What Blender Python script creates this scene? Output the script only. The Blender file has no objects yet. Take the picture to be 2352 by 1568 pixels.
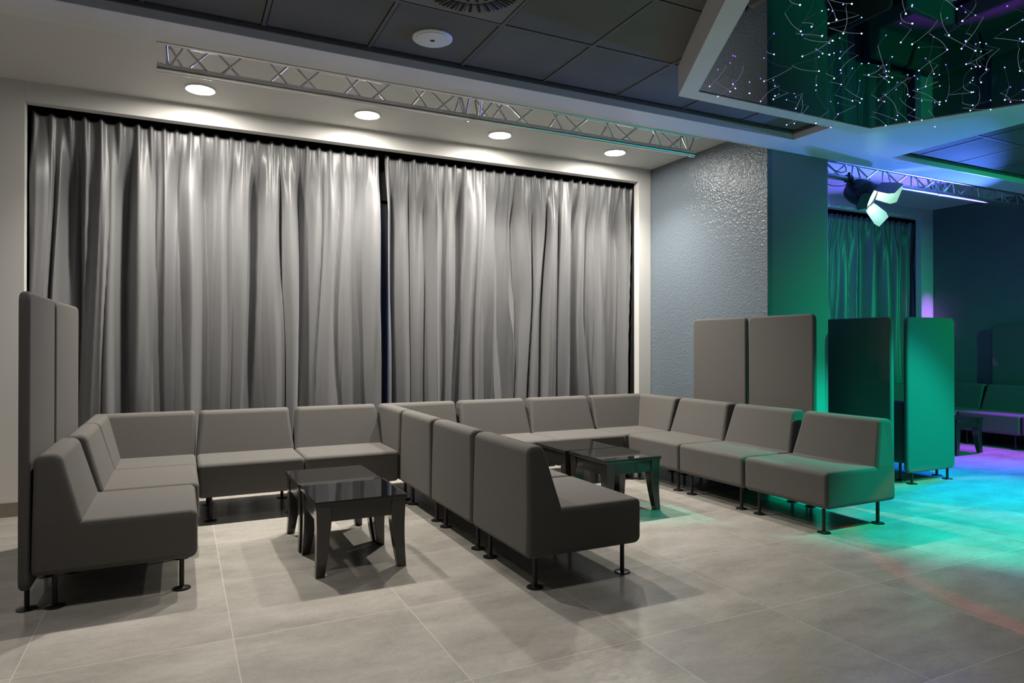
import bpy, bmesh, math, random
from mathutils import Vector, Matrix
import numpy as np
R = random.Random(7)
S = bpy.context.scene
COL = S.collection
PI = math.pi

# ------------------------------------------------------------------ materials
def lin(c): return tuple(((v/255)/12.92 if v/255 <= .04045 else ((v/255+.055)/1.055)**2.4) for v in c)

def mat(name, col, rough=.6, metal=0., noise=0., nscale=8., bump=0., bscale=200., spec=.5, coat=0., sheen=0., emit=None, estr=0.):
    m = bpy.data.materials.new(name); m.use_nodes = True
    nt = m.node_tree; b = nt.nodes['Principled BSDF']
    b.inputs['Base Color'].default_value = (*col, 1); b.inputs['Roughness'].default_value = rough
    b.inputs['Metallic'].default_value = metal; b.inputs['Specular IOR Level'].default_value = spec
    b.inputs['Coat Weight'].default_value = coat; b.inputs['Coat Roughness'].default_value = .05
    b.inputs['Sheen Weight'].default_value = sheen
    tc = nt.nodes.new('ShaderNodeTexCoord')
    if noise > 0:
        n = nt.nodes.new('ShaderNodeTexNoise'); n.inputs['Scale'].default_value = nscale; n.inputs['Detail'].default_value = 6
        nt.links.new(tc.outputs['Object'], n.inputs['Vector'])
        mr = nt.nodes.new('ShaderNodeMapRange'); mr.inputs[1].default_value = .3; mr.inputs[2].default_value = .7
        mr.inputs[3].default_value = 1-noise; mr.inputs[4].default_value = 1+noise
        nt.links.new(n.outputs[0], mr.inputs[0])
        mx = nt.nodes.new('ShaderNodeVectorMath'); mx.operation = 'SCALE'; mx.inputs[0].default_value = col
        nt.links.new(mr.outputs[0], mx.inputs['Scale']); nt.links.new(mx.outputs[0], b.inputs['Base Color'])
    if bump > 0:
        n = nt.nodes.new('ShaderNodeTexNoise'); n.inputs['Scale'].default_value = bscale; n.inputs['Detail'].default_value = 3
        nt.links.new(tc.outputs['Object'], n.inputs['Vector'])
        bp = nt.nodes.new('ShaderNodeBump'); bp.inputs['Strength'].default_value = bump; bp.inputs['Distance'].default_value = .01
        nt.links.new(n.outputs[0], bp.inputs['Height']); nt.links.new(bp.outputs[0], b.inputs['Normal'])
    if emit:
        b.inputs['Emission Color'].default_value = (*emit, 1); b.inputs['Emission Strength'].default_value = estr
    return m

M = {}
M['white'] = mat('white_paint', (.62, .605, .58), .55, bump=.04, bscale=300)
M['white_soffit'] = mat('soffit_paint', (.66, .65, .64), .35, bump=.02, bscale=200)
M['grey_wall'] = mat('grey_wall_paint', (.24, .245, .25), .55, bump=.05, bscale=150)
M['dark_wall'] = mat('dark_wall_paint', (.115, .125, .115), .5, noise=.08, nscale=3, bump=.05, bscale=150)
M['fabric'] = mat('grey_woven_fabric', (.108, .1015, .095), .92, noise=.07, nscale=120, bump=.25, bscale=450, spec=.12, sheen=.03)
M['black_metal'] = mat('black_metal', (.02, .02, .02), .32, metal=.4)
M['lacquer'] = mat('black_lacquer', (.018, .017, .015), .2, spec=.6, coat=.4)
M['glass_top'] = mat('black_glass', (.006, .006, .007), .03, spec=.75)
M['edge_metal'] = mat('polished_edge', (.45, .44, .42), .2, metal=1)
M['alu'] = mat('aluminium_tube', (.72, .71, .72), .28, metal=1)
M['plastic_white'] = mat('white_plastic', (.7, .71, .69), .4)
M['lampwhite'] = mat('lamp_diffuser', (.9, .9, .9), .5, emit=(1, .945, .86), estr=230)
M['tile_c'] = mat('dark_ceiling_tile', (.105, .107, .1), .75, noise=.12, nscale=2.5, bump=.15, bscale=180)
M['tbar'] = mat('ceiling_grid_bar', (.10, .102, .096), .6)
M['void'] = mat('dark_void', (.012, .012, .012), .9)
M['vent'] = mat('vent_plate_grey', (.13, .135, .14), .35, metal=.3)
M['skirting'] = mat('skirting_tile', (.2, .17, .14), .4, noise=.1, nscale=6)
M['mirror'] = mat('dark_mirror', (.13, .14, .145), .02, metal=1)
M['fibre'] = mat('fibre_strand', (.5, .52, .6), .3, emit=(.5, .55, .8), estr=.16)
M['fibre_tip'] = mat('fibre_tip', (.8, .8, .9), .3, emit=(.26, .36, 1), estr=10)
M['fibre_tip_v'] = mat('fibre_tip_violet', (.8, .8, .9), .3, emit=(.22, .08, 1), estr=12)
M['housing'] = mat('black_housing', (.02, .02, .02), .3)
M['door_inner'] = mat('barndoor_inner_face', (.5, .52, .5), .45)
M['lens'] = mat('lit_lens', (.9, .9, .9), .2, emit=(.62, 1, .72), estr=34)
M['rubber'] = mat('cable_rubber', (.015, .015, .015), .6)
M['frame_dark'] = mat('window_frame_dark', (.03, .03, .035), .4)
M['curtain_tape'] = mat('header_tape', (.12, .12, .12), .8)

# curtain satin
def curtain_mat():
    m = mat('grey_satin_curtain', (.17, .17, .175), .42, metal=.15, spec=.6, sheen=.1)
    nt = m.node_tree; b = nt.nodes['Principled BSDF']
    tc = nt.nodes.new('ShaderNodeTexCoord'); mp = nt.nodes.new('ShaderNodeMapping')
    mp.inputs['Scale'].default_value = (260, 260, 14)
    n = nt.nodes.new('ShaderNodeTexNoise'); n.inputs['Scale'].default_value = 1; n.inputs['Detail'].default_value = 2
    nt.links.new(tc.outputs['Object'], mp.inputs[0]); nt.links.new(mp.outputs[0], n.inputs['Vector'])
    bp = nt.nodes.new('ShaderNodeBump'); bp.inputs['Strength'].default_value = .2; bp.inputs['Distance'].default_value = .004
    nt.links.new(n.outputs[0], bp.inputs['Height']); nt.links.new(bp.outputs[0], b.inputs['Normal'])
    return m
M['curtain'] = curtain_mat()

def wallpaper():
    m = mat('blue_grey_embossed_wallpaper', (.138, .172, .205), .36, metal=.1, spec=.55)
    nt = m.node_tree; b = nt.nodes['Principled BSDF']
    tc = nt.nodes.new('ShaderNodeTexCoord')
    n = nt.nodes.new('ShaderNodeTexNoise'); n.inputs['Scale'].default_value = 26; n.inputs['Detail'].default_value = 1.5
    n.inputs['Distortion'].default_value = 1.6
    v = nt.nodes.new('ShaderNodeTexVoronoi'); v.feature = 'DISTANCE_TO_EDGE'; v.inputs['Scale'].default_value = 30
    nt.links.new(tc.outputs['Object'], n.inputs['Vector']); nt.links.new(tc.outputs['Object'], v.inputs['Vector'])
    ad = nt.nodes.new('ShaderNodeMath'); ad.operation = 'ADD'
    nt.links.new(n.outputs[0], ad.inputs[0]); nt.links.new(v.outputs[0], ad.inputs[1])
    bp = nt.nodes.new('ShaderNodeBump'); bp.inputs['Strength'].default_value = .42; bp.inputs['Distance'].default_value = .011
    nt.links.new(ad.outputs[0], bp.inputs['Height']); nt.links.new(bp.outputs[0], b.inputs['Normal'])
    return m
M['wallpaper'] = wallpaper()

def floor_mat():
    m = bpy.data.materials.new('concrete_look_floor_tiles'); m.use_nodes = True
    nt = m.node_tree; b = nt.nodes['Principled BSDF']; L = nt.links.new; N = nt.nodes.new
    tc = N('ShaderNodeTexCoord'); sp = N('ShaderNodeSeparateXYZ'); L(tc.outputs['Object'], sp.inputs[0])
    def math_(op, a, c=None):
        n = N('ShaderNodeMath'); n.operation = op
        for i, q in enumerate((a, c)):
            if q is None: continue
            if isinstance(q, (int, float)): n.inputs[i].default_value = q
            else: L(q, n.inputs[i])
        return n.outputs[0]
    P, X0, Y0 = .802, .214, 1.628
    gx = math_('DIVIDE', math_('SUBTRACT', sp.outputs[0], X0), P); gy = math_('DIVIDE', math_('SUBTRACT', sp.outputs[1], Y0), .797)
    fx = math_('ABSOLUTE', math_('SUBTRACT', math_('FRACT', math_('ADD', gx, .5)), .5))
    fy = math_('ABSOLUTE', math_('SUBTRACT', math_('FRACT', math_('ADD', gy, .5)), .5))
    d = math_('MINIMUM', fx, fy)
    line = math_('LESS_THAN', d, .0021)
    ix = math_('FLOOR', gx); iy = math_('FLOOR', gy)
    cmb = N('ShaderNodeCombineXYZ'); L(ix, cmb.inputs[0]); L(iy, cmb.inputs[1])
    wn = N('ShaderNodeTexWhiteNoise'); L(cmb.outputs[0], wn.inputs['Vector'])
    off = N('ShaderNodeVectorMath'); off.operation = 'SCALE'; off.inputs['Scale'].default_value = 30; L(wn.outputs['Color'], off.inputs[0])
    add = N('ShaderNodeVectorMath'); add.operation = 'ADD'; L(tc.outputs['Object'], add.inputs[0]); L(off.outputs[0], add.inputs[1])
    st = N('ShaderNodeMapping'); st.inputs['Scale'].default_value = (1, 2.2, 1); L(add.outputs[0], st.inputs[0])
    n1 = N('ShaderNodeTexNoise'); n1.inputs['Scale'].default_value = 2.2; n1.inputs['Detail'].default_value = 7; n1.inputs['Roughness'].default_value = .62
    L(st.outputs[0], n1.inputs['Vector'])
    n2 = N('ShaderNodeTexNoise'); n2.inputs['Scale'].default_value = 26; n2.inputs['Detail'].default_value = 5; n2.inputs['Roughness'].default_value = .7
    L(st.outputs[0], n2.inputs['Vector'])
    n3 = N('ShaderNodeTexNoise'); n3.inputs['Scale'].default_value = 75; n3.inputs['Detail'].default_value = 3; L(tc.outputs['Object'], n3.inputs['Vector'])
    f = math_('ADD', math_('MULTIPLY', n1.outputs[0], .66), math_('ADD', math_('MULTIPLY', n2.outputs[0], .2), math_('MULTIPLY', n3.outputs[0], .14)))
    cr = N('ShaderNodeValToRGB'); e = cr.color_ramp.elements
    e[0].position = .36; e[0].color = (.285, .265, .235, 1); e[1].position = .64; e[1].color = (.43, .405, .365, 1)
    L(f, cr.inputs[0])
    tv = math_('ADD', math_('MULTIPLY', wn.outputs['Value'], .1), .95)
    sc = N('ShaderNodeVectorMath'); sc.operation = 'SCALE'; L(cr.outputs[0], sc.inputs[0]); L(tv, sc.inputs['Scale'])
    mx = N('ShaderNodeMix'); mx.data_type = 'RGBA'; L(line, mx.inputs[0]); L(sc.outputs[0], mx.inputs[6]); mx.inputs[7].default_value = (.53, .51, .465, 1)
    L(mx.outputs[2], b.inputs['Base Color'])
    mr = N('ShaderNodeMapRange'); mr.inputs[1].default_value = .35; mr.inputs[2].default_value = .65; mr.inputs[3].default_value = .13; mr.inputs[4].default_value = .24
    L(n2.outputs[0], mr.inputs[0]); L(mr.outputs[0], b.inputs['Roughness'])
    b.inputs['Specular IOR Level'].default_value = .5
    bp = N('ShaderNodeBump'); bp.inputs['Strength'].default_value = .02; bp.inputs['Distance'].default_value = .002
    L(n2.outputs[0], bp.inputs['Height']); L(bp.outputs[0], b.inputs['Normal'])
    return m
M['floor'] = floor_mat()

# ------------------------------------------------------------------ mesh helpers
class MB:
    def __init__(s): s.v = []; s.f = []; s.m = []
    def add(s, v, f, mi=0):
        o = len(s.v); s.v += [tuple(p) for p in v]; s.f += [tuple(i+o for i in q) for q in f]; s.m += [mi]*len(f)
        return s
    def box(s, x0, x1, y0, y1, z0, z1, mi=0):
        v = [(x, y, z) for z in (z0, z1) for y in (y0, y1) for x in (x0, x1)]
        return s.add(v, [(0, 2, 3, 1), (4, 5, 7, 6), (0, 1, 5, 4), (2, 6, 7, 3), (0, 4, 6, 2), (1, 3, 7, 5)], mi)
    def tube(s, pts, r, n=10, mi=0, cap=True):
        pts = [Vector(p) for p in pts]; rings = []; K = len(pts)
        up = None
        for i, p in enumerate(pts):
            t = (pts[min(i+1, K-1)]-pts[max(i-1, 0)]).normalized()
            if up is None: up = t.orthogonal().normalized()
            up = (up-t*up.dot(t)).normalized(); b = t.cross(up)
            rr = r[i] if isinstance(r, (list, tuple)) else r
            rings.append([p+up*rr*math.cos(2*PI*k/n)+b*rr*math.sin(2*PI*k/n) for k in range(n)])
        v = [q for g in rings for q in g]; f = []
        for i in range(K-1):
            for k in range(n):
                a = i*n+k; c = i*n+(k+1) % n; f.append((a, c, c+n, a+n))
        if cap: f.append(tuple(range(n))[::-1]); f.append(tuple((K-1)*n+k for k in range(n)))
        return s.add(v, f, mi)
    def lathe(s, prof, c=(0, 0, 0), n=32, mi=0, axis=None):
        # prof list of (r,z)
        v = []; f = []
        Mx = Matrix.Identity(3)
        if axis is not None: Mx = Vector((0, 0, 1)).rotation_difference(Vector(axis)).to_matrix()
        for r, z in prof:
            for k in range(n):
                p = Mx @ Vector((r*math.cos(2*PI*k/n), r*math.sin(2*PI*k/n), z)); v.append(tuple(p+Vector(c)))
        K = len(prof)
        for i in range(K-1):
            for k in range(n):
                a = i*n+k; b = i*n+(k+1) % n; f.append((a, b, b+n, a+n))
        f.append(tuple(range(n))[::-1]); f.append(tuple((K-1)*n+k for k in range(n)))
        return s.add(v, f, mi)
    def build(s, name, mats, parent=None, smooth=None, wn=False, bevel=0):
        me = bpy.data.meshes.new(name); me.from_pydata(s.v, [], s.f)
        if not isinstance(mats, (list, tuple)): mats = [mats]
        for m in mats: me.materials.append(m)
        me.polygons.foreach_set('material_index', s.m)
        bm = bmesh.new(); bm.from_mesh(me); bmesh.ops.recalc_face_normals(bm, faces=bm.faces); bm.to_mesh(me); bm.free()
        o = bpy.data.objects.new(name, me); COL.objects.link(o)
        if smooth is not None:
            me.shade_smooth()
            if smooth < 180: me.set_sharp_from_angle(angle=math.radians(smooth))
        if bevel:
            md = o.modifiers.new('bev', 'BEVEL'); md.width = bevel; md.segments = 2; md.limit_method = 'ANGLE'; md.angle_limit = math.radians(50)
        if wn:
            md = o.modifiers.new('wn', 'WEIGHTED_NORMAL'); md.weight = 100; md.keep_sharp = True
        if parent: o.parent = parent
        return o

def empty(name, loc=(0, 0, 0), rz=0):
    o = bpy.data.objects.new(name, None); COL.objects.link(o); o.location = loc; o.rotation_euler = (0, 0, rz); o.empty_display_size = .1
    return o
def tag(o, label, cat, group=None, kind=None):
    o['label'] = label; o['category'] = cat
    if group: o['group'] = group
    if kind: o['kind'] = kind
    return o
def struct(o): o['kind'] = 'structure'; return o
def copy_tree(o, parent=None):
    c = o.copy(); COL.objects.link(c); c.parent = parent
    for ch in list(o.children): copy_tree(ch, c)
    return c

# ------------------------------------------------------------------ room shell
W = 6.25          # front plane of the curtain wall
ZS, ZT, ZC = 3.114, 3.19, 3.32   # soffit, tiled ceiling, slot ceiling
XL, XR, YF, YB = -2.3, 10.12, -3.0, 6.9
struct(MB().box(XL-.2, XR+.2, YF-.2, YB, -.1, 0).build('floor', M['floor']))
def opening_wall(name, x0, x1, ox0, ox1, oz):
    b = MB()
    b.box(x0, ox0, W, W+.09, 0, ZC+.1); b.box(ox1, x1, W, W+.09, 0, ZC+.1); b.box(ox0, ox1, W, W+.09, oz, ZC+.1)
    return struct(b.build(name, M['white'], bevel=.003))
opening_wall('wall_back', XL, 4.868, -1.068, 4.695, 3.163)
opening_wall('wall_back_bay', 5.68, XR, 5.70, 9.84, 3.163)
# curtain pocket and outer wall with windows
b = MB()
for x0, x1, y0, y1, z0, z1 in [(XL, XR, 6.62, 6.75, 0, .25), (XL, XR, 6.62, 6.75, 2.75, 3.45), (XL, -.7, 6.62, 6.75, .25, 2.75), (4.4, 6.2, 6.62, 6.75, .25, 2.75), (9.6, XR, 6.62, 6.75, .25, 2.75),
                               (XL, XR, W+.09, 6.75, 3.42, 3.5), (-1.15, -1.1, W+.09, 6.62, 0, 3.42), (4.74, 4.79, W+.09, 6.62, 0, 3.42)]:
    b.box(x0, x1, y0, y1, z0, z1)
struct(b.build('wall_outer', M['void']))
def window(name, x0, x1):
    f = MB(); f.box(x0, x1, 6.66, 6.71, .25, .31); f.box(x0, x1, 6.66, 6.71, 2.69, 2.75)
    n = 4
    for i in range(n+1):
        x = x0+(x1-x0)*i/n; f.box(max(x-.03, x0), min(x+.03, x1), 6.66, 6.71, .31, 2.69)
    w = struct(f.build(name, M['frame_dark']))
    g = bpy.data.materials.new(name+'_glass'); g.use_nodes = True
    p = g.node_tree.nodes['Principled BSDF']; p.inputs['Transmission Weight'].default_value = 1; p.inputs['Roughness'].default_value = .02; p.inputs['Base Color'].default_value = (.6, .7, .8, 1)
    MB().box(x0+.01, x1-.01, 6.68, 6.688, .28, 2.72).build('pane', g, w)
window('window_1', -.7, 4.4); window('window_2', 6.2, 9.6)
# column between the bays
struct(MB().box(4.868, 4.93, 4.53, W, 0, ZC).build('wall_panelled', M['wallpaper'], bevel=.004))
struct(MB().box(4.872, 5.68, 4.5305, W+.05, 0, ZC).build('wall_column', M['grey_wall'], bevel=.006))
struct(MB().box(XR, XR+.12, YF, YB, 0, 3.5).build('wall_right', M['dark_wall']))
struct(MB().box(XL-.12, XL, YF, YB, 0, 3.5).build('wall_left', M['white']))
struct(MB().box(XL-.12, XR+.12, YF-.12, YF, 0, 3.5).build('wall_front', M['dark_wall']))
# slot ceilings
struct(MB().box(XL, XR, 4.53, W+.05, ZC, ZC+.1).build('ceiling', M['white']))
# soffits
def soffit(name, x0, x1, y0, y1): return struct(MB().box(x0, x1, y0, y1, ZS, 3.42).build(name, M['white_soffit'], bevel=.003))
soffit('ceiling_soffit', XL, XR, 4.235, 4.53)
soffit('ceiling_soffit.001', 4.862, 6.185, YF, 4.2349)
b = MB(); b.box(XL, 4.862, 4.222, 4.2349, 3.166, 3.19); b.box(4.849, 4.8615, YF, 4.222, 3.166, 3.19); b.box(6.1855, 6.198, YF, 4.222, 3.166, 3.19); b.box(6.1855, XR, 4.222, 4.2349, 3.166, 3.19)
struct(b.build('trim_1', M['tbar']))
# tiled ceilings
def tiles(name, x0, x1, y0, y1, ox, oy, p=.634, skip=()):
    b = MB(); b.box(x0, x1, y0, y1, ZT+.03, ZT+.08, 1)
    i0 = math.floor((x0-ox)/p); i1 = math.ceil((x1-ox)/p); j0 = math.floor((y0-oy)/p); j1 = math.ceil((y1-oy)/p)
    for i in range(i0, i1):
        for j in range(j0, j1):
            if (i, j) in skip: continue
            a0, a1 = max(ox+i*p+.017, x0), min(ox+(i+1)*p-.017, x1); c0, c1 = max(oy+j*p+.017, y0), min(oy+(j+1)*p-.017, y1)
            if a1-a0 > .01 and c1-c0 > .01: b.box(a0, a1, c0, c1, ZT+.004, ZT+.028)
    for i in range(i0, i1+1):
        x = ox+i*p
        if x0+.02 < x < x1-.02: b.box(x-.011, x+.011, y0, y1, ZT, ZT+.012, 2)
    for j in range(j0, j1+1):
        y = oy+j*p
        if y0+.02 < y < y1-.02: b.box(x0, x1, y-.011, y+.011, ZT+.0005, ZT+.0125, 2)
    return struct(b.build(name, [M['tile_c'], M['void'], M['tbar']]))
tiles('ceiling_tiles', XL, 4.861, YF, 4.2345, 1.072, 2.957, skip=((0, 0),))
tiles('ceiling_tiles.001', 6.186, XR, YF, 4.2345, 6.60, 3.59)
# skirting
struct(MB().box(XL, -1.068, W-.012, W-.0005, 0, .11).build('baseboard_back', M['skirting'], bevel=.002))
struct(MB().box(4.872, 5.68, 4.518, 4.53, 0, .11).build('baseboard_column', M['skirting'], bevel=.002))
struct(MB().box(XR-.012, XR-.0005, 3.0, W, 0, .11).build('baseboard_right', M['skirting'], bevel=.002))

# ------------------------------------------------------------------ downlights
def downlight(x, y, label):
    o = empty('ceiling_downlight', (x, y, ZC)); tag(o, label, 'ceiling light', 'round downlights above the curtain')
    MB().lathe([(.100, -.001), (.118, -.001), (.118, -.006), (.106, -.012), (.098, -.006)], n=40).build('rim', M['plastic_white'], o, smooth=40)
    MB().lathe([(.0985, -.002), (.0985, -.007)], n=40).build('diffuser', M['lampwhite'], o)
    return o
DL = []
for x, l in [(.138, 'lit round downlight at the truss end, first from the grey curtain\'s outer edge'),
             (1.465, 'lit round downlight above the curtain, second in the row of four'),
             (2.75, 'lit round downlight just beyond the truss joint, third in the row of four'),
             (4.083, 'lit round downlight nearest the blue-grey textured column')]:
    downlight(x, 5.84, l); DL.append(x)

# ------------------------------------------------------------------ speaker and vent in the ceiling
o = empty('ceiling_speaker', (1.39, 3.93, ZT)); tag(o, 'white round ceiling speaker set in a dark ceiling tile', 'ceiling speaker')
MB().lathe([(.123, .003), (.123, -.004), (.112, -.010), (.104, -.008)], n=48).build('rim', M['plastic_white'], o, smooth=40)
MB().lathe([(.104, -.0081), (.103, -.012), (.06, -.015), (.016, -.016), (.015, -.012), (.001, -.0119)], n=48).build('cover', M['plastic_white'], o, smooth=50)
MB().lathe([(.0145, -.0125), (.0145, -.0135)], n=20).build('centre_hole', M['void'], o)
vc = (1.072+.317, 2.957+.317)
o = empty('air_vent', (vc[0], vc[1], ZT)); tag(o, 'square grey swirl air vent with radial slots in the dark tiled ceiling', 'air vent')
MB().box(-.3, .3, -.3, .3, .002, .008).build('plate', M['vent'], o)
b = MB()
for r0, r1, n in ((.06, .15, 18), (.175, .265, 30)):
    for k in range(n):
        a = 2*PI*k/n; ca, sa = math.cos(a+.25*0), math.sin(a); w = .009
        q = []
        for (r, t) in ((r0, -w), (r1, -w), (r1, w), (r0, w)): q.append((r*math.cos(a)-t*math.sin(a), r*math.sin(a)+t*math.cos(a)))
        v = [(x, y, z) for z in (.0022, -.0006) for x, y in q]
        b.add(v, [(0, 1, 2, 3), (7, 6, 5, 4), (0, 4, 5, 1), (1, 5, 6, 2), (2, 6, 7, 3), (3, 7, 4, 0)])
b.build('slots', M['void'], o)
b = MB()
for k in range(30):
    a = 2*PI*(k+.5)/30; q = []
    for (r, t) in ((.178, -.003), (.262, -.003), (.262, .003), (.178, .003)): q.append((r*math.cos(a)-t*math.sin(a), r*math.sin(a)+t*math.cos(a)))
    v = [(x, y, z) for z in (.0022, -.007) for x, y in q]
    b.add(v, [(0, 1, 2, 3), (7, 6, 5, 4), (0, 4, 5, 1), (1, 5, 6, 2), (2, 6, 7, 3), (3, 7, 4, 0)])
b.build('vanes', M['vent'], o)

# ------------------------------------------------------------------ curtains
def vnoise(seed, n=4096):
    r = np.random.RandomState(seed).rand(n)*2-1
    def f(x):
        x = np.asarray(x)+1000.; i = np.floor(x).astype(int); t = x-i; t = t*t*(3-2*t)
        return r[i % n]*(1-t)+r[(i+1) % n]*t
    return f
def curtain(name, x0, x1, seed, ztop=3.137, y0=6.43, z0=.02, phase=0.):
    ns = int((x1-x0)/.0075); nz = 64
    s = np.linspace(0, x1-x0, ns)[:, None]; t = np.linspace(0, 1, nz)[None, :]
    d = t**1.3*(ztop-z0)      # distance below the header
    rs = np.random.RandomState(seed)
    # pleat positions
    c = [0.02]
    while c[-1] < x1-x0: c.append(c[-1]+.088+rs.rand()*.05)
    c = np.array(c)
    idx = np.searchsorted(c, s[:, 0]) ; idx = np.clip(idx, 1, len(c)-1)
    u = (s[:, 0]-c[idx-1])/(c[idx]-c[idx-1])          # 0..1 inside a pleat
    ridge = np.exp(-((np.minimum(u, 1-u))/.15)**2)     # pinch ridge at pleat points
    sag = np.sin(PI*u)
    amp = 0.6+.8*rs.rand(len(c)+1); pin = (amp[idx-1]*(1-u)+amp[idx]*u)
    n1, n2, n3, n4, n5, n6 = [vnoise(seed*10+k) for k in range(6)]
    sw = s + .05*n5(s*2.1+d*.35) + .03*n6(s*5+d*.9)*np.minimum(d, 1.5)/1.5
    big = n1(sw/.13+n4(d*.35)*.3)
    mid = n2(sw/.065+d*.25)
    # sharpened valleys: deep narrow folds between broad soft ridges
    prof = 1-np.abs(np.sin(PI*(sw/.185+.5*n3(sw*1.7)+.25*n4(sw*3+d*.6))))**.8
    wl = np.clip((d-.03)/.55, 0, 1); wl = wl*wl*(3-2*wl)
    wt = np.exp(-d/.45)
    y = -(wt*(ridge*pin)[:, None]*.045) - wl*(.098*big+.024*mid) + wl*.085*prof - wl*.030*(1-np.abs(n2(sw/.07+20+d*.3)))**2 - wt*.012*sag[:, None]
    y = y + .004*n6(s*40+d*1.3)*wl
    x = x0+s+wl*.022*n3(sw/.09+3) + 0*y
    x = np.clip(x, x0-.0, x1+.0)
    z = ztop-d - (.02*sag)[:, None]*np.exp(-d/.12)
    # anchored hem drape
    V = np.stack([x, y0+y, np.broadcast_to(z, x.shape)], -1).reshape(-1, 3)
    F = [(i*nz+j, (i+1)*nz+j, (i+1)*nz+j+1, i*nz+j+1) for i in range(ns-1) for j in range(nz-1)]
    me = bpy.data.meshes.new(name); me.from_pydata(V.tolist(), [], F); me.materials.append(M['curtain']); me.shade_smooth()
    o = bpy.data.objects.new(name, me); COL.objects.link(o)
    md = o.modifiers.new('thick', 'SOLIDIFY'); md.thickness = .002
    # hooks / rail
    rail = MB(); rail.box(x0+.005, x1-.005, y0-.012, y0+.012, ztop+.10, ztop+.125)
    rail.build('curtain_rail', M['black_metal'], o)
    hk = MB()
    for q in c:
        if q < x1-x0-.02: hk.tube([(x0+q, y0-.02, ztop-.01), (x0+q, y0, ztop+.05), (x0+q, y0, ztop+.10)], .003, 5)
    hk.build('hooks', M['black_metal'], o)['kind'] = 'stuff'
    return o
tag(curtain('curtain', -1.055, 1.722, 3), 'grey satin pleated curtain hanging behind the panel-ended sofa group, outer of two', 'curtain', 'grey satin curtains in the white framed opening')
tag(curtain('curtain', 1.782, 4.735, 8), 'grey satin pleated curtain ending at the white frame beside the blue-grey column', 'curtain', 'grey satin curtains in the white framed opening')
tag(curtain('curtain', 5.71, 10.08, 12), 'green-lit curtain hanging behind the black stage spotlight', 'curtain')

# ------------------------------------------------------------------ sofa modules
D, Z0, ZSEAT, ZTOP = .73, .178, .432, .765
def leg_mb(h=Z0+.01):
    b = MB()
    b.lathe([(.044, 0), (.046, .002), (.044, .006), (.016, .010), (.0125, .012), (.0125, h)], n=24)
    return b
LEG = leg_mb().build('leg', M['black_metal'], smooth=40)
COL.objects.unlink(LEG)
def put_leg(x, y, parent, z=0):
    l = LEG.copy(); COL.objects.link(l); l.parent = parent; l.location = (x, y, z); l.name = 'leg'; return l

def inset_poly(P, d):
    n = len(P); out = []
    for i in range(n):
        a, b_, c = Vector(P[i-1]), Vector(P[i]), Vector(P[(i+1) % n])
        e1 = (b_-a).normalized(); e2 = (c-b_).normalized()
        n1 = Vector((-e1.y, e1.x)); n2 = Vector((-e2.y, e2.x))     # inward for CCW
        m = (n1+n2); m = m/(m.dot(n1)) if m.dot(n1) > 1e-6 else n1
        out.append(b_+m*d)
    return out
def profile(P, Rr, d, seg=4):
    Q = inset_poly(P, d); n = len(Q); out = []
    for i in range(n):
        r = max(Rr[i]-d, .004) if Rr[i] > 0 else .004
        a, b_, c = Q[i-1], Q[i], Q[(i+1) % n]
        e1 = (a-b_).normalized(); e2 = (c-b_).normalized()
        ang = e1.angle(e2); t = r/math.tan(ang/2)
        p1 = b_+e1*t; p2 = b_+e2*t
        ctr = b_+(e1+e2).normalized()*(r/math.sin(ang/2))
        v1 = p1-ctr; v2 = p2-ctr; tot = v1.angle(v2); sgn = 1 if v1.x*v2.y-v1.y*v2.x > 0 else -1
        for k in range(seg+1):
            th = sgn*tot*k/seg; cs, sn = math.cos(th), math.sin(th)
            out.append(ctr+Vector((v1.x*cs-v1.y*sn, v1.x*sn+v1.y*cs)))
    return out
def loft(P, Rr, w, rb=.028, seg=4, warp=None, nmid=3):
    """extrude profile (u,z) along v in 0..w with rounded ends -> verts (u,v,z)"""
    rings = []
    ths = [PI/2*(1-k/seg) for k in range(seg+1)]
    for th in ths: rings.append((rb*(1-math.sin(th)), rb*(1-math.cos(th))))
    for k in range(1, nmid+1): rings.append((rb+(w-2*rb)*k/(nmid+1), 0))
    for th in ths[::-1]: rings.append((w-rb*(1-math.sin(th)), rb*(1-math.cos(th))))
    V = []; F = []; n = None
    for v, d in rings:
        pr = profile(P, Rr, d); n = len(pr)
        for p in pr: V.append((p.x, v, p.y))
    for i in range(len(rings)-1):
        for k in range(n):
            a = i*n+k; c = i*n+(k+1) % n; F.append((a, a+n, c+n, c))
    F.append(tuple(range(n))); F.append(tuple((len(rings)-1)*n+k for k in range(n))[::-1])
    if warp: V = [warp(*q) for q in V]
    return V, F
SOFA_P = [(0, Z0), (D, Z0), (D, ZSEAT), (.212, ZSEAT), (.118, ZTOP), (.008, ZTOP)]
SOFA_R = [.03, .04, .032, 0, .045, .04]
def taper(w):
    def f(u, v, z):
        if z > ZSEAT+.003:
            k = (z-ZSEAT)/(ZTOP-ZSEAT); c = (v-w/2)/(w/2)
            fr = .35+.65*min(1, u/.12)
            v = v-c*.042*k*fr
            # gentle pillowing of the front of the back rest
            if u > .06: u = u+.008*(1-c*c)*math.sin(PI*min(1, k))
        return (u, v, z)
    return f
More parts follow.
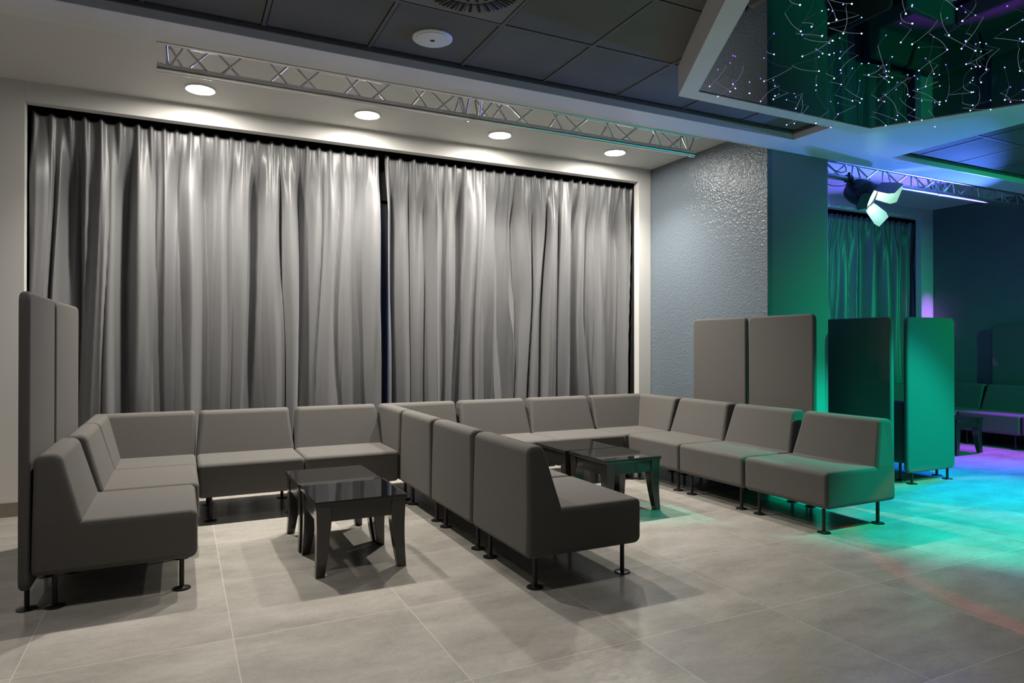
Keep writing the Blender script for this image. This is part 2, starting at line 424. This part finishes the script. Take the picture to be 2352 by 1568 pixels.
def cut_obj(V, F, name, parent, keep_upper, warp=None, zc=ZSEAT+.0022):
    bm = bmesh.new(); vs = [bm.verts.new(p) for p in V]
    for f in F: bm.faces.new([vs[i] for i in f])
    g = bm.verts[:]+bm.edges[:]+bm.faces[:]
    bmesh.ops.bisect_plane(bm, geom=g, plane_co=(0, 0, zc), plane_no=(0, 0, 1), clear_inner=keep_upper, clear_outer=not keep_upper)
    bmesh.ops.triangulate(bm, faces=[f for f in bm.faces if len(f.verts) > 4], ngon_method='EAR_CLIP')
    if warp:
        for q in bm.verts: q.co = warp(*q.co)
    bmesh.ops.recalc_face_normals(bm, faces=bm.faces)
    me = bpy.data.meshes.new(name); bm.to_mesh(me); bm.free()
    me.materials.append(M['fabric']); me.shade_smooth(); me.set_sharp_from_angle(angle=math.radians(38))
    o = bpy.data.objects.new(name, me); COL.objects.link(o); o.parent = parent
    md = o.modifiers.new('wn', 'WEIGHTED_NORMAL'); md.weight = 100; md.keep_sharp = True
    return o
# local frame: u = from rear to front (+X), v = along width (+Y), origin = rear corner on the floor
def make_seat(w):
    r = empty('sofa_module')
    V, F = loft(SOFA_P, SOFA_R, w)
    cut_obj(V, F, 'seat', r, False); cut_obj(V, F, 'backrest', r, True, taper(w))
    for u in (.088, D-.075):
        for v in (.085, w-.085): put_leg(u, v, r)
    return r
def make_corner(w, d):
    """corner: width w along Y, depth d along X; backs along x=0 and along y=w"""
    r = empty('corner_sofa_module')
    P = [(0, Z0), (d, Z0), (d, ZSEAT), (0, ZSEAT)]
    V, F = loft(P, [.03, .03, .03, .008], w, rb=.025)
    b = MB(); b.add(V, F); b.build('seat', M['fabric'], r, smooth=38, wn=True)
    # L-shaped back
    zb = ZSEAT-.012
    Pb = [(0, zb), (.215, zb), (.118, ZTOP), (.008, ZTOP)]; Rb = [.006, .006, .045, .04]
    rb = .026; seg = 4; rings = []
    ths = [PI/2*(1-k/seg) for k in range(seg+1)]
    for th in ths: rings.append(('a', rb*(1-math.sin(th)), rb*(1-math.cos(th))))
    rings.append(('c', 0, 0))
    for th in ths[::-1]: rings.append(('b', d-rb*(1-math.sin(th)), rb*(1-math.cos(th))))
    V = []; n = 0
    for k, s, dd in rings:
        pr = profile(Pb, Rb, dd); n = len(pr)
        for p in pr:
            if k == 'a': V.append((p.x, s, p.y))
            elif k == 'c': V.append((p.x, w-p.x, p.y))
            else: V.append((s, w-p.x, p.y))
    F = []
    for i in range(len(rings)-1):
        for k in range(n):
            a = i*n+k; c = i*n+(k+1) % n; F.append((a, a+n, c+n, c))
    F.append(tuple(range(n))); F.append(tuple((len(rings)-1)*n+k for k in range(n))[::-1])
    b = MB(); b.add(V, F); b.build('backrest', M['fabric'], r, smooth=38, wn=True)
    for u in (.085, d-.085):
        for v in (.085, w-.085): put_leg(u, v, r)
    return r
WS = .748
proto = make_seat(WS); first = [True]
def seat(x, y, face, label, group, w=WS):
    """face: direction the sitter looks; (x,y) = rear corner such that the module spans +width"""
    if first[0]: o = proto; first[0] = False
    else: o = copy_tree(proto)
    # local +X -> face ; rotate about z
    ang = {'+x': 0, '-x': PI, '-y': -PI/2}[face]
    o.rotation_euler = (0, 0, ang); o.location = (x, y, 0)
    tag(o, label, 'sofa', group); return o
G1 = 'grey sofa modules around the pair of tables by the tall divider'
G2 = 'grey sofa modules around the pair of tables by the textured column'
G3 = 'sofa modules in the green-lit bay'
# facing +x: spans y..y+w from x rear ; facing -x: origin rear corner, spans y-w..y ; facing -y: local v(+Y)->+X : rotated -90: (u,v)->(v,-u)
XLr, XMr, XRr = -.645, 1.622, 4.655
YR = 6.115
seat(XLr, 3.925, '+x', 'grey sofa module at the open front end of the tall divider row', G1)
seat(XLr+.025, 4.692, '+x', 'grey sofa module along the tall divider, between its front and corner modules', G1)
seat(.118, YR, '-y', 'grey sofa module with its back to the curtain, beside the divider-row corner seat', G1)
seat(.871, YR, '-y', 'grey sofa module with its back to the curtain, tucked against the middle sofa row', G1)
seat(XMr, 3.105, '+x', 'grey sofa module at the open front end of the middle row', G2)
seat(XMr, 3.872, '+x', 'grey sofa module second from the open front end of the middle row', G2)
seat(XMr, 4.638, '+x', 'grey sofa module third in the middle row, adjoining the middle corner seat', G2)
seat(2.378, YR, '-y', 'grey sofa module against the curtain next to the middle corner seat', G2)
seat(3.132, YR, '-y', 'grey sofa module against the curtain next to the corner seat by the column', G2)
seat(XRr, 5.410, '-x', 'grey sofa module in the column row adjoining its corner seat', G2)
seat(XRr, 4.655, '-x', 'grey sofa module in the middle of the column row, seat edge tinted green', G2)
seat(XRr, 3.893, '-x', 'grey sofa module at the open end of the column row, its side flooded green', G2)
cproto = make_corner(.695, .73)
tag(cproto, 'grey corner sofa module beside the curtain at the inner end of the divider row', 'sofa', G1)
cproto.location = (XLr+.028, 5.445, 0)
c = copy_tree(cproto); c.location = (XMr, 5.412, 0); tag(c, 'grey corner sofa module where the middle row meets the curtain row', 'sofa', G2)
# mirrored corner for the column row: backs along x max and y max -> rotate -90
c2 = make_corner(.745, .70); c2.rotation_euler = (0, 0, -PI/2); c2.location = (3.895, YR, 0)
tag(c2, 'grey corner sofa module by the textured column, backs on two sides', 'sofa', G2)
# green bay
X5 = 6.12
seat(X5, 4.07, '+x', 'dark sofa module seen end-on in the slot between black and green dividers', G3)
seat(8.45, YR, '-y', 'dark sofa module at the green curtain, glimpsed above the end-on one', G3)
c = copy_tree(c2); c.location = (9.25, YR, 0); tag(c, 'dark corner sofa module at the far dark wall of the green bay', 'sofa', G3)
seat(9.985, 5.535-.125, '-x', 'dark sofa module by the far wall, its foot at the edge of the purple light', G3)
seat(9.985, 4.648, '-x', 'dark sofa module by the far wall, cut off by the photo edge', G3)

# ------------------------------------------------------------------ tall dividers
def make_panel():
    r = empty('divider_panel')
    w, th, z0, z1 = .722, .05, .105, 1.562
    P = [(0, z0), (w, z0), (w, z1), (0, z1)]
    V, F = loft(P, [.05, .05, .05, .05], th, rb=.02, nmid=0)
    b = MB(); b.add([(v, u, z) for u, v, z in V], F); b.build('panel', M['fabric'], r, smooth=38, wn=True)
    for v in (.09, w-.09): 
        l = MB().lathe([(.044, 0), (.046, .002), (.044, .006), (.015, .010), (.0115, .012), (.0115, .12)], n=24).build('leg', M['black_metal'], r, smooth=40)
        l.location = (th/2, v, 0)
    return r
pp = make_panel()
GP = 'tall upholstered divider panels'
def panel(x, y, rz, label, src=None):
    o = pp if src is None else copy_tree(pp)
    o.location = (x, y, -.004 if y == 4.70 else 0); o.rotation_euler = (0, 0, rz); tag(o, label, 'divider', GP); return o
panel(-.70, 3.945, 0, 'tall grey fabric divider behind the front module of the divider-row sofas')
panel(-.697, 4.70, math.radians(-2.2), 'tall grey fabric divider further along behind the corner sofa, in front of the curtain', 1)
panel(4.735, 4.672, 0, 'tall grey divider standing wholly in front of the textured blue-grey wall', 1)
panel(4.735, 3.92, 0, 'tall grey divider overlapping the edge of the green-lit column', 1)
panel(5.895, 4.03, 0, 'tall divider whose broad face is black in shadow, between column and green divider', 1)
panel(6.055, 4.025, -PI/2, 'tall divider whose broad face glows green, standing on the cyan floor', 1)
panel(10.02, 4.675, 0, 'tall dark divider at the far wall behind the dark sofas', 1)

# ------------------------------------------------------------------ coffee tables
def make_table():
    r = empty('coffee_table'); L, H = .53, .425; h = L/2
    b = MB(); b.box(-h, h, -h, h, H-.026, H-.006); b.build('tabletop', M['lacquer'], r, bevel=.0025)
    MB().box(-h+.001, h-.001, -h+.001, h-.001, H-.006, H).build('glass_top', M['glass_top'], r, bevel=.0012)
    b = MB(); i = h-.012
    for k in range(4):
        c, s = [(1, 0), (0, 1), (-1, 0), (0, -1)][k]
        # apron board with a very slight arch, along the side
        n = 10; a0 = i-.075; v = []
        for t in range(n+1):
            q = -a0+2*a0*t/n; zb = H-.026-.092
            for off in (i-.018, i-.004):
                for z in (zb, H-.026):
                    x, y = q, -off
                    v.append((x*c-y*s, x*s+y*c, z))
        f = []
        for t in range(n):
            o4 = t*4
            f += [(o4, o4+1, o4+5, o4+4), (o4+2, o4+6, o4+7, o4+3), (o4, o4+4, o4+6, o4+2), (o4+1, o4+3, o4+7, o4+5)]
        f += [(0, 2, 3, 1), (n*4, n*4+1, n*4+3, n*4+2)]
        b.add(v, f)
    b.build('apron', M['lacquer'], r)
    for sx in (-1, 1):
        for sy in (-1, 1):
            b = MB(); n = 10; v = []
            for t in range(n+1):
                k = t/n; z = (H-.026)*(1-k)
                wd = .084-.006*k-.029*max(0, (k-.22)/.78)
                outo = i+.005-.006*math.sin(PI*k)+.002*k*k       # sabre sweep of the outer edge
                inn = outo-wd
                for (a, c) in ((outo, outo), (inn, outo), (inn, inn), (outo, inn)): v.append((sx*a, sy*c, z))
            f = []
            for t in range(n):
                for q in range(4):
                    a = t*4+q; c = t*4+(q+1) % 4; f.append((a, c, c+4, a+4))
            f += [(0, 1, 2, 3), (n*4+3, n*4+2, n*4+1, n*4)]
            b.add(v, f); b.build('leg', M['lacquer'], r, smooth=40, bevel=.003)
    return r
tp = make_table()
def table(x, y, label, group, src=True, rz=0):
    o = copy_tree(tp) if src else tp
    o.location = (x, y, 0); o.rotation_euler = (0, 0, rz); tag(o, label, 'coffee table', group); return o
GT = 'low black glass-topped coffee tables'
table(.937, 4.095, 'low black coffee table standing clear of the sofas, its glossy top mirroring the curtain', GT, False)
table(.925, 4.632, 'low black coffee table pushed behind another, its top reflecting the grey backrest', GT, rz=.01)
table(3.145, 4.515, 'low black coffee table with its front apron lit green', GT, rz=.015)
table(3.12, 5.06, 'low black coffee table behind the green-lit one, close to the curtain seats', GT, rz=-.01)
table(8.44, 5.04, 'small dark table standing on the purple-lit floor of the far bay', GT)

# ------------------------------------------------------------------ trusses
def truss(x0, secs, label, name='lighting_truss', spot_x=None):
    o = empty(name, (x0, 4.8, 3.0)); tag(o, label, 'truss', 'aluminium lighting trusses under the ceiling')
    Lc = (0, .055); U1 = (-.067, .192); U2 = (.095, .252)
    s = 0
    for sec in secs:
        for nm, (y, z), r in (('lower_chord', Lc, .029), ('upper_chord', U1, .017), ('upper_chord', U2, .017)):
            MB().tube([(s+.012, y, z), (s+sec-.012, y, z)], r, 14).build(nm, M['alu'], o, smooth=50)
            for q in (s, s+sec): MB().tube([(max(q-.03, s-.004), y, z), (min(q+.03, s+sec+.004), y, z)], r*1.16, 14).build('coupler', M['alu'], o, smooth=50)
        n = round((sec-.2)/.5); p = (sec-.16)/n
        for nm, A, B, ph in (('front_lacing', Lc, U1, 0), ('rear_lacing', U2, Lc, .0), ('top_lacing', U1, U2, 0)):
            b = MB(); g = .02
            pl = [(s+.05, B[0], B[1]), (s+.06, A[0], A[1])]
            for k in range(n):
                c = s+.08+p*(k+.5); w_ = p/2-.075
                pl += [(c-w_, B[0], B[1]), (c-g, A[0], A[1]), (c+g, A[0], A[1]), (c+w_, B[0], B[1])]
            pl += [(s+sec-.06, A[0], A[1]), (s+sec-.05, B[0], B[1])]
            pass
            tb = MB()
            for i in range(len(pl)-1): tb.tube([pl[i], pl[i+1]], .0085, 8)
            tb.build(nm, M['alu'], o, smooth=50)
        s += sec
    for q in (.35, sum(secs)/2, sum(secs)-.35):
        for yy, zz in ((-.067, .192), (.095, .252)): MB().tube([(q, yy, zz), (q, yy, .32)], .004, 6).build('hanger', M['alu'], o)
    return o
truss(-.133, (2.155, 2.20), 'silver triangular lighting truss hanging in front of the grey curtain downlights')
truss(5.72, (2.155, 2.14), 'triangular lighting truss washed in blue light, carrying the stage spotlight')

# ------------------------------------------------------------------ stage spotlight
ax = Vector((.42, -.76, -.44)).normalized()
cpos = Vector((6.50, 4.74, 2.905))
o = empty('stage_spotlight', cpos); tag(o, 'black stage spotlight with open barn doors clamped to the blue-lit truss', 'stage light')
side = ax.cross(Vector((0, 0, 1))).normalized(); upv = side.cross(ax).normalized()
roll = math.radians(-34); side, upv = side*math.cos(roll)+upv*math.sin(roll), upv*math.cos(roll)-side*math.sin(roll)
def P3(a, s_, u): return tuple(ax*a+side*s_+upv*u)
def lath(prof, name, m, sm=45):
    b = MB(); b.lathe([(r, z) for r, z in prof], n=40, axis=ax); return b.build(name, m, o, smooth=sm)
lath([(.03, -.20), (.075, -.19), (.10, -.165), (.128, -.10), (.138, -.03), (.138, .03), (.128, .045), (.132, .06), (.132, .085)], 'housing', M['housing'])
lath([(.10, .0855), (.10, .088)], 'lens', M['lens'])
b = MB()
for k in range(5): b.lathe([(.1385, -.02+k*.014), (.142, -.017+k*.014), (.1385, -.014+k*.014)], n=40, axis=ax)
b.build('cooling_fins', M['housing'], o, smooth=60)
b = MB(); b.tube([P3(.09, .125*math.cos(t*PI/8), .125*math.sin(t*PI/8)) for t in range(17)], .009, 8); b.build('colour_frame_ring', M['black_metal'], o, smooth=60)
def door(dirv, other, L, wb, wt, open_, nm='barn_door'):
    base = ax*.095+dirv*.118
    out = (ax*math.cos(open_)+dirv*math.sin(open_)).normalized(); nrm = out.cross(other).normalized()
    pts = [base-other*wb, base+other*wb, base+out*L*.75+other*wt, base+out*L+other*(wt-.03), base+out*L-other*(wt-.03), base+out*L*.75-other*wt]
    if nrm.dot(dirv) < 0: nrm = -nrm
    b = MB(); v = [tuple(p) for p in pts]+[tuple(p+nrm*.003) for p in pts]; n = 6
    b.add(v, [tuple(range(n))[::-1]], 0)
    b.add(v, [tuple(range(n, 2*n))]+[(k, (k+1) % n, (k+1) % n+n, k+n) for k in range(n)], 1)
    b.build(nm, [M['door_inner'], M['housing']], o)
door(side, upv, .12, .085, .10, math.radians(128)); door(-side, upv, .22, .085, .12, math.radians(30))
door(upv, side, .21, .11, .15, math.radians(14)); door(-upv, side, .22, .11, .16, math.radians(30))
# yoke and clamp
b = MB(); top = Vector((6.33, 4.8, 3.02))-cpos
for sg in (-1, 1): b.tube([tuple(side*sg*.142), tuple(side*sg*.15+Vector((-.06, .02, .03))), tuple(top+side*sg*.03)], .010, 8)
b.build('yoke', M['black_metal'], o, smooth=60)
b = MB(); b.tube([(6.30-cpos.x, 4.8-cpos.y, 3.055-cpos.z), (6.36-cpos.x, 4.8-cpos.y, 3.055-cpos.z)], .042, 16); b.tube([tuple(top+Vector((0, 0, -.03))), tuple(top+Vector((0, -.01, .1)))], .014, 8)
b.build('clamp', M['black_metal'], o, smooth=60)
b = MB(); b.tube([Vector((6.33, 4.80, 3.0))-cpos, Vector((6.2, 4.78, 2.96))-cpos, Vector((6.05, 4.77, 2.945))-cpos, Vector((5.9, 4.78, 2.97))-cpos, Vector((5.78, 4.8, 3.03))-cpos], .004, 6)
b.tube([Vector((6.20, 4.74, 3.19))-cpos, Vector((6.22, 4.74, 3.11))-cpos, Vector((6.14, 4.74, 3.085))-cpos, Vector((6.03, 4.74, 3.10))-cpos, Vector((5.9, 4.75, 3.16))-cpos], .005, 6)
b.build('cable', M['rubber'], o, smooth=60)
tip = cpos

# ------------------------------------------------------------------ hexagonal fibre-optic mirror ceiling
HC = Vector((3.964, 1.972)); ZH = 2.99
o = empty('fibre_optic_mirror', (HC.x, HC.y, ZH)); tag(o, 'hexagonal white-framed dark mirror on the ceiling with dangling lit optical fibres', 'mirror ceiling')
def hexp(r): return [(r*math.cos(PI/3*k), r*math.sin(PI/3*k)) for k in range(6)]
po, pi_ = hexp(1.87), hexp(1.731)
b = MB(); v = [(x, y, 0) for x, y in po]+[(x, y, 0) for x, y in pi_]+[(x, y, .205) for x, y in po]+[(x, y, .06) for x, y in pi_]
f = []
for k in range(6):
    j = (k+1) % 6
    f += [(k, j, j+6, k+6), (k, k+12, j+12, j), (k+6, j+6, j+18, k+18)]
b.add(v, f); b.build('frame', M['white_soffit'], o)
b = MB(); b.add([(x, y, .006) for x, y in hexp(1.733)]+[(x, y, .012) for x, y in hexp(1.733)], [tuple(range(6)), tuple(range(6, 12))[::-1]]+[(k, (k+1) % 6, (k+1) % 6+6, k+6) for k in range(6)])
b.build('mirror_panel', M['mirror'], o)
rf = random.Random(21); cells = []
gs = .172
for i in range(-12, 13):
    for j in range(-3, 11):
        x, y = i*gs+rf.uniform(-.08, .08), j*gs+rf.uniform(-.08, .08)
        if abs(x)*.866+abs(y)*.5 > 1.46 or y > 1.47: continue
        X, Y = x+HC.x, y+HC.y
        dz = X*math.sin(.458)+Y*math.cos(.458); u = 1176+1545.6*(X*math.cos(.458)-Y*math.sin(.458))/dz; vv = 784-1545.6*(1.69/dz-.0052)
        if u > 2400 or vv < -70: continue
        cells.append((x, y))
rf.shuffle(cells)
for x, y in cells[:99]:
    a = rf.uniform(0, 2*PI); l = rf.uniform(.05, .19); dp = rf.uniform(.03, .12)
    bend = rf.uniform(-.03, .03)
    pth = []; pw = rf.choice((1.0, 1.1, 1.4, .8))
    for t in range(7):
        k = t/6; hx = l*k; px = math.sin(PI*k)*bend
        pth.append((x+hx*math.cos(a)-px*math.sin(a), y+hx*math.sin(a)+px*math.cos(a), .006-dp*k**pw if t else .006))
    b = MB(); b.tube(pth, .0011, 5)
    q = pth[-1]; vi = 1
    b.lathe([(.0001, -.004), (.0028, -.0028), (.004, 0), (.0028, .0028), (.0001, .004)], c=q, n=8, mi=vi)
    vt = M['fibre_tip_v'] if rf.random() < .35 else M['fibre_tip']
    b.build('fibre_strand', [M['fibre'], vt], o, smooth=60)

# ------------------------------------------------------------------ lights
def spot(name, loc, target, col, power, angle, blend=.3, size=.03):
    l = bpy.data.lights.new(name, 'SPOT'); l.color = col; l.energy = power; l.spot_size = math.radians(angle); l.spot_blend = blend; l.shadow_soft_size = size
    o = bpy.data.objects.new(name, l); COL.objects.link(o); o.location = loc
    o.rotation_euler = (Vector(target)-Vector(loc)).to_track_quat('-Z', 'Y').to_euler(); return o
def area(name, loc, target, col, power, sx, sy):
    l = bpy.data.lights.new(name, 'AREA'); l.shape = 'RECTANGLE'; l.size = sx; l.size_y = sy; l.color = col; l.energy = power
    o = bpy.data.objects.new(name, l); COL.objects.link(o); o.location = loc
    o.rotation_euler = (Vector(target)-Vector(loc)).to_track_quat('-Z', 'Y').to_euler(); return o
# coloured beams of the dance floor, plus added colour fills
for x in DL: spot('downlight_beam', (x, 5.84, ZC-.03), (x, 5.55, 0), (1, .945, .86), 285, 128, 1., .045)
spot('cyan_beam', (6.0, 1.7, 2.95), (5.65, 3.2, 0), (.0, 1., .60), 860, 62, .45)
spot('blue_floor_beam', (6.3, 3.25, 2.95), (5.9, 2.9, 0), (.0, .25, 1.), 330, 74, .8)
rim = spot('pale_green_beam', (6.2, 1.25, 2.95), (6.2, 1.2499, 0), (1, 1, 1), 240, 88.5, .02)
# the lamp's lens splits colour at the rim of its beam
L_ = rim.data; L_.use_nodes = True; nt = L_.node_tree; em = nt.nodes['Emission']
tc = nt.nodes.new('ShaderNodeTexCoord'); sp = nt.nodes.new('ShaderNodeSeparateXYZ'); nt.links.new(tc.outputs['Normal'], sp.inputs[0])
ab = nt.nodes.new('ShaderNodeMath'); ab.operation = 'ABSOLUTE'; nt.links.new(sp.outputs[2], ab.inputs[0])
cr = nt.nodes.new('ShaderNodeValToRGB'); nt.links.new(ab.outputs[0], cr.inputs[0]); nt.links.new(cr.outputs[0], em.inputs[0])
e = cr.color_ramp.elements; e[0].position = .716; e[0].color = (.35, .05, .02, 1); e[1].position = .85; e[1].color = (.06, .6, .42, 1)
for q, c in ((.724, (.95, .11, .05, 1)), (.730, (.95, .13, .06, 1)), (.741, (.14, .3, .16, 1))): n_ = e.new(q); n_.color = c
spot('cyan_patch_beam', (6.0, 1.7, 2.95), (3.35, 4.15, .1), (.0, 1., .66), 520, 10, .5)
spot('green_bounce_fill', (8.0, .2, 2.9), (7.7, 5.1, .2), (.0, 1., .38), 850, 78, 1.)  # added spot standing in for green light bounced off the floor pool
spot('blue_beam', (9.3, 4.5, 2.95), (7.3, 3.85, 0), (.0, .10, 1.), 1700, 46, .8)
spot('violet_beam', (9.4, 4.9, 2.95), (8.5, 4.75, 0), (.34, .02, 1.), 1300, 44, .8)
spot('violet_wall_beam', (9.95, 5.1, .86), (9.97, 6.25, 1.75), (.42, .08, 1.), 190, 20, 1.)
spot('blue_ceiling_wash', (9.4, 4.62, 2.2), (5.4, 4.75, 3.4), (.08, .20, 1.), 1300, 50, .9)
spot('violet_ceiling_wash', (9.4, 4.75, 2.6), (6.8, 5.7, 3.4), (.16, .12, 1.), 850, 48, .9)
spot('lavender_tint_fill', (9.4, 3.9, 2.86), (3.2, 4.25, 3.12), (.26, .25, 1.), 1200, 10, .9)  # added unseen spot, tints the ceiling beam lavender against the green bounce
# house lights over the open floor, plus an added fill
for x, y in ((-.7, 3.0), (1.0, 2.85), (2.5, 2.3)): spot('house_downlight', (x, y, 3.15), (x, y-.1, 0), (1, .95, .88), 56, 115, 1., .1)
area('house_fill', (1.2, -1.2, 3.1), (1.2, 0.4, 0), (1, .95, .88), 2.5, 1.2, .6)  # added unseen general fill from behind the camera

# world: dusk outside the windows
w = bpy.data.worlds.new('dusk'); S.world = w; w.use_nodes = True
w.node_tree.nodes['Background'].inputs[0].default_value = (.02, .10, .45, 1); w.node_tree.nodes['Background'].inputs[1].default_value = .6

# ------------------------------------------------------------------ camera
cam = bpy.data.cameras.new('camera'); cam.sensor_width = 36; cam.lens = 1545.6/2352*36; cam.clip_start = .05
co = bpy.data.objects.new('camera', cam); COL.objects.link(co)
yaw, pit = .4580, .0052
fwd = Vector((math.sin(yaw)*math.cos(pit), math.cos(yaw)*math.cos(pit), math.sin(pit)))
co.location = (0, 0, 1.3); co.rotation_euler = fwd.to_track_quat('-Z', 'Y').to_euler()
S.camera = co
S.view_settings.view_transform = 'Standard'; S.view_settings.look = 'None'; S.view_settings.exposure = .12; S.view_settings.gamma = 1
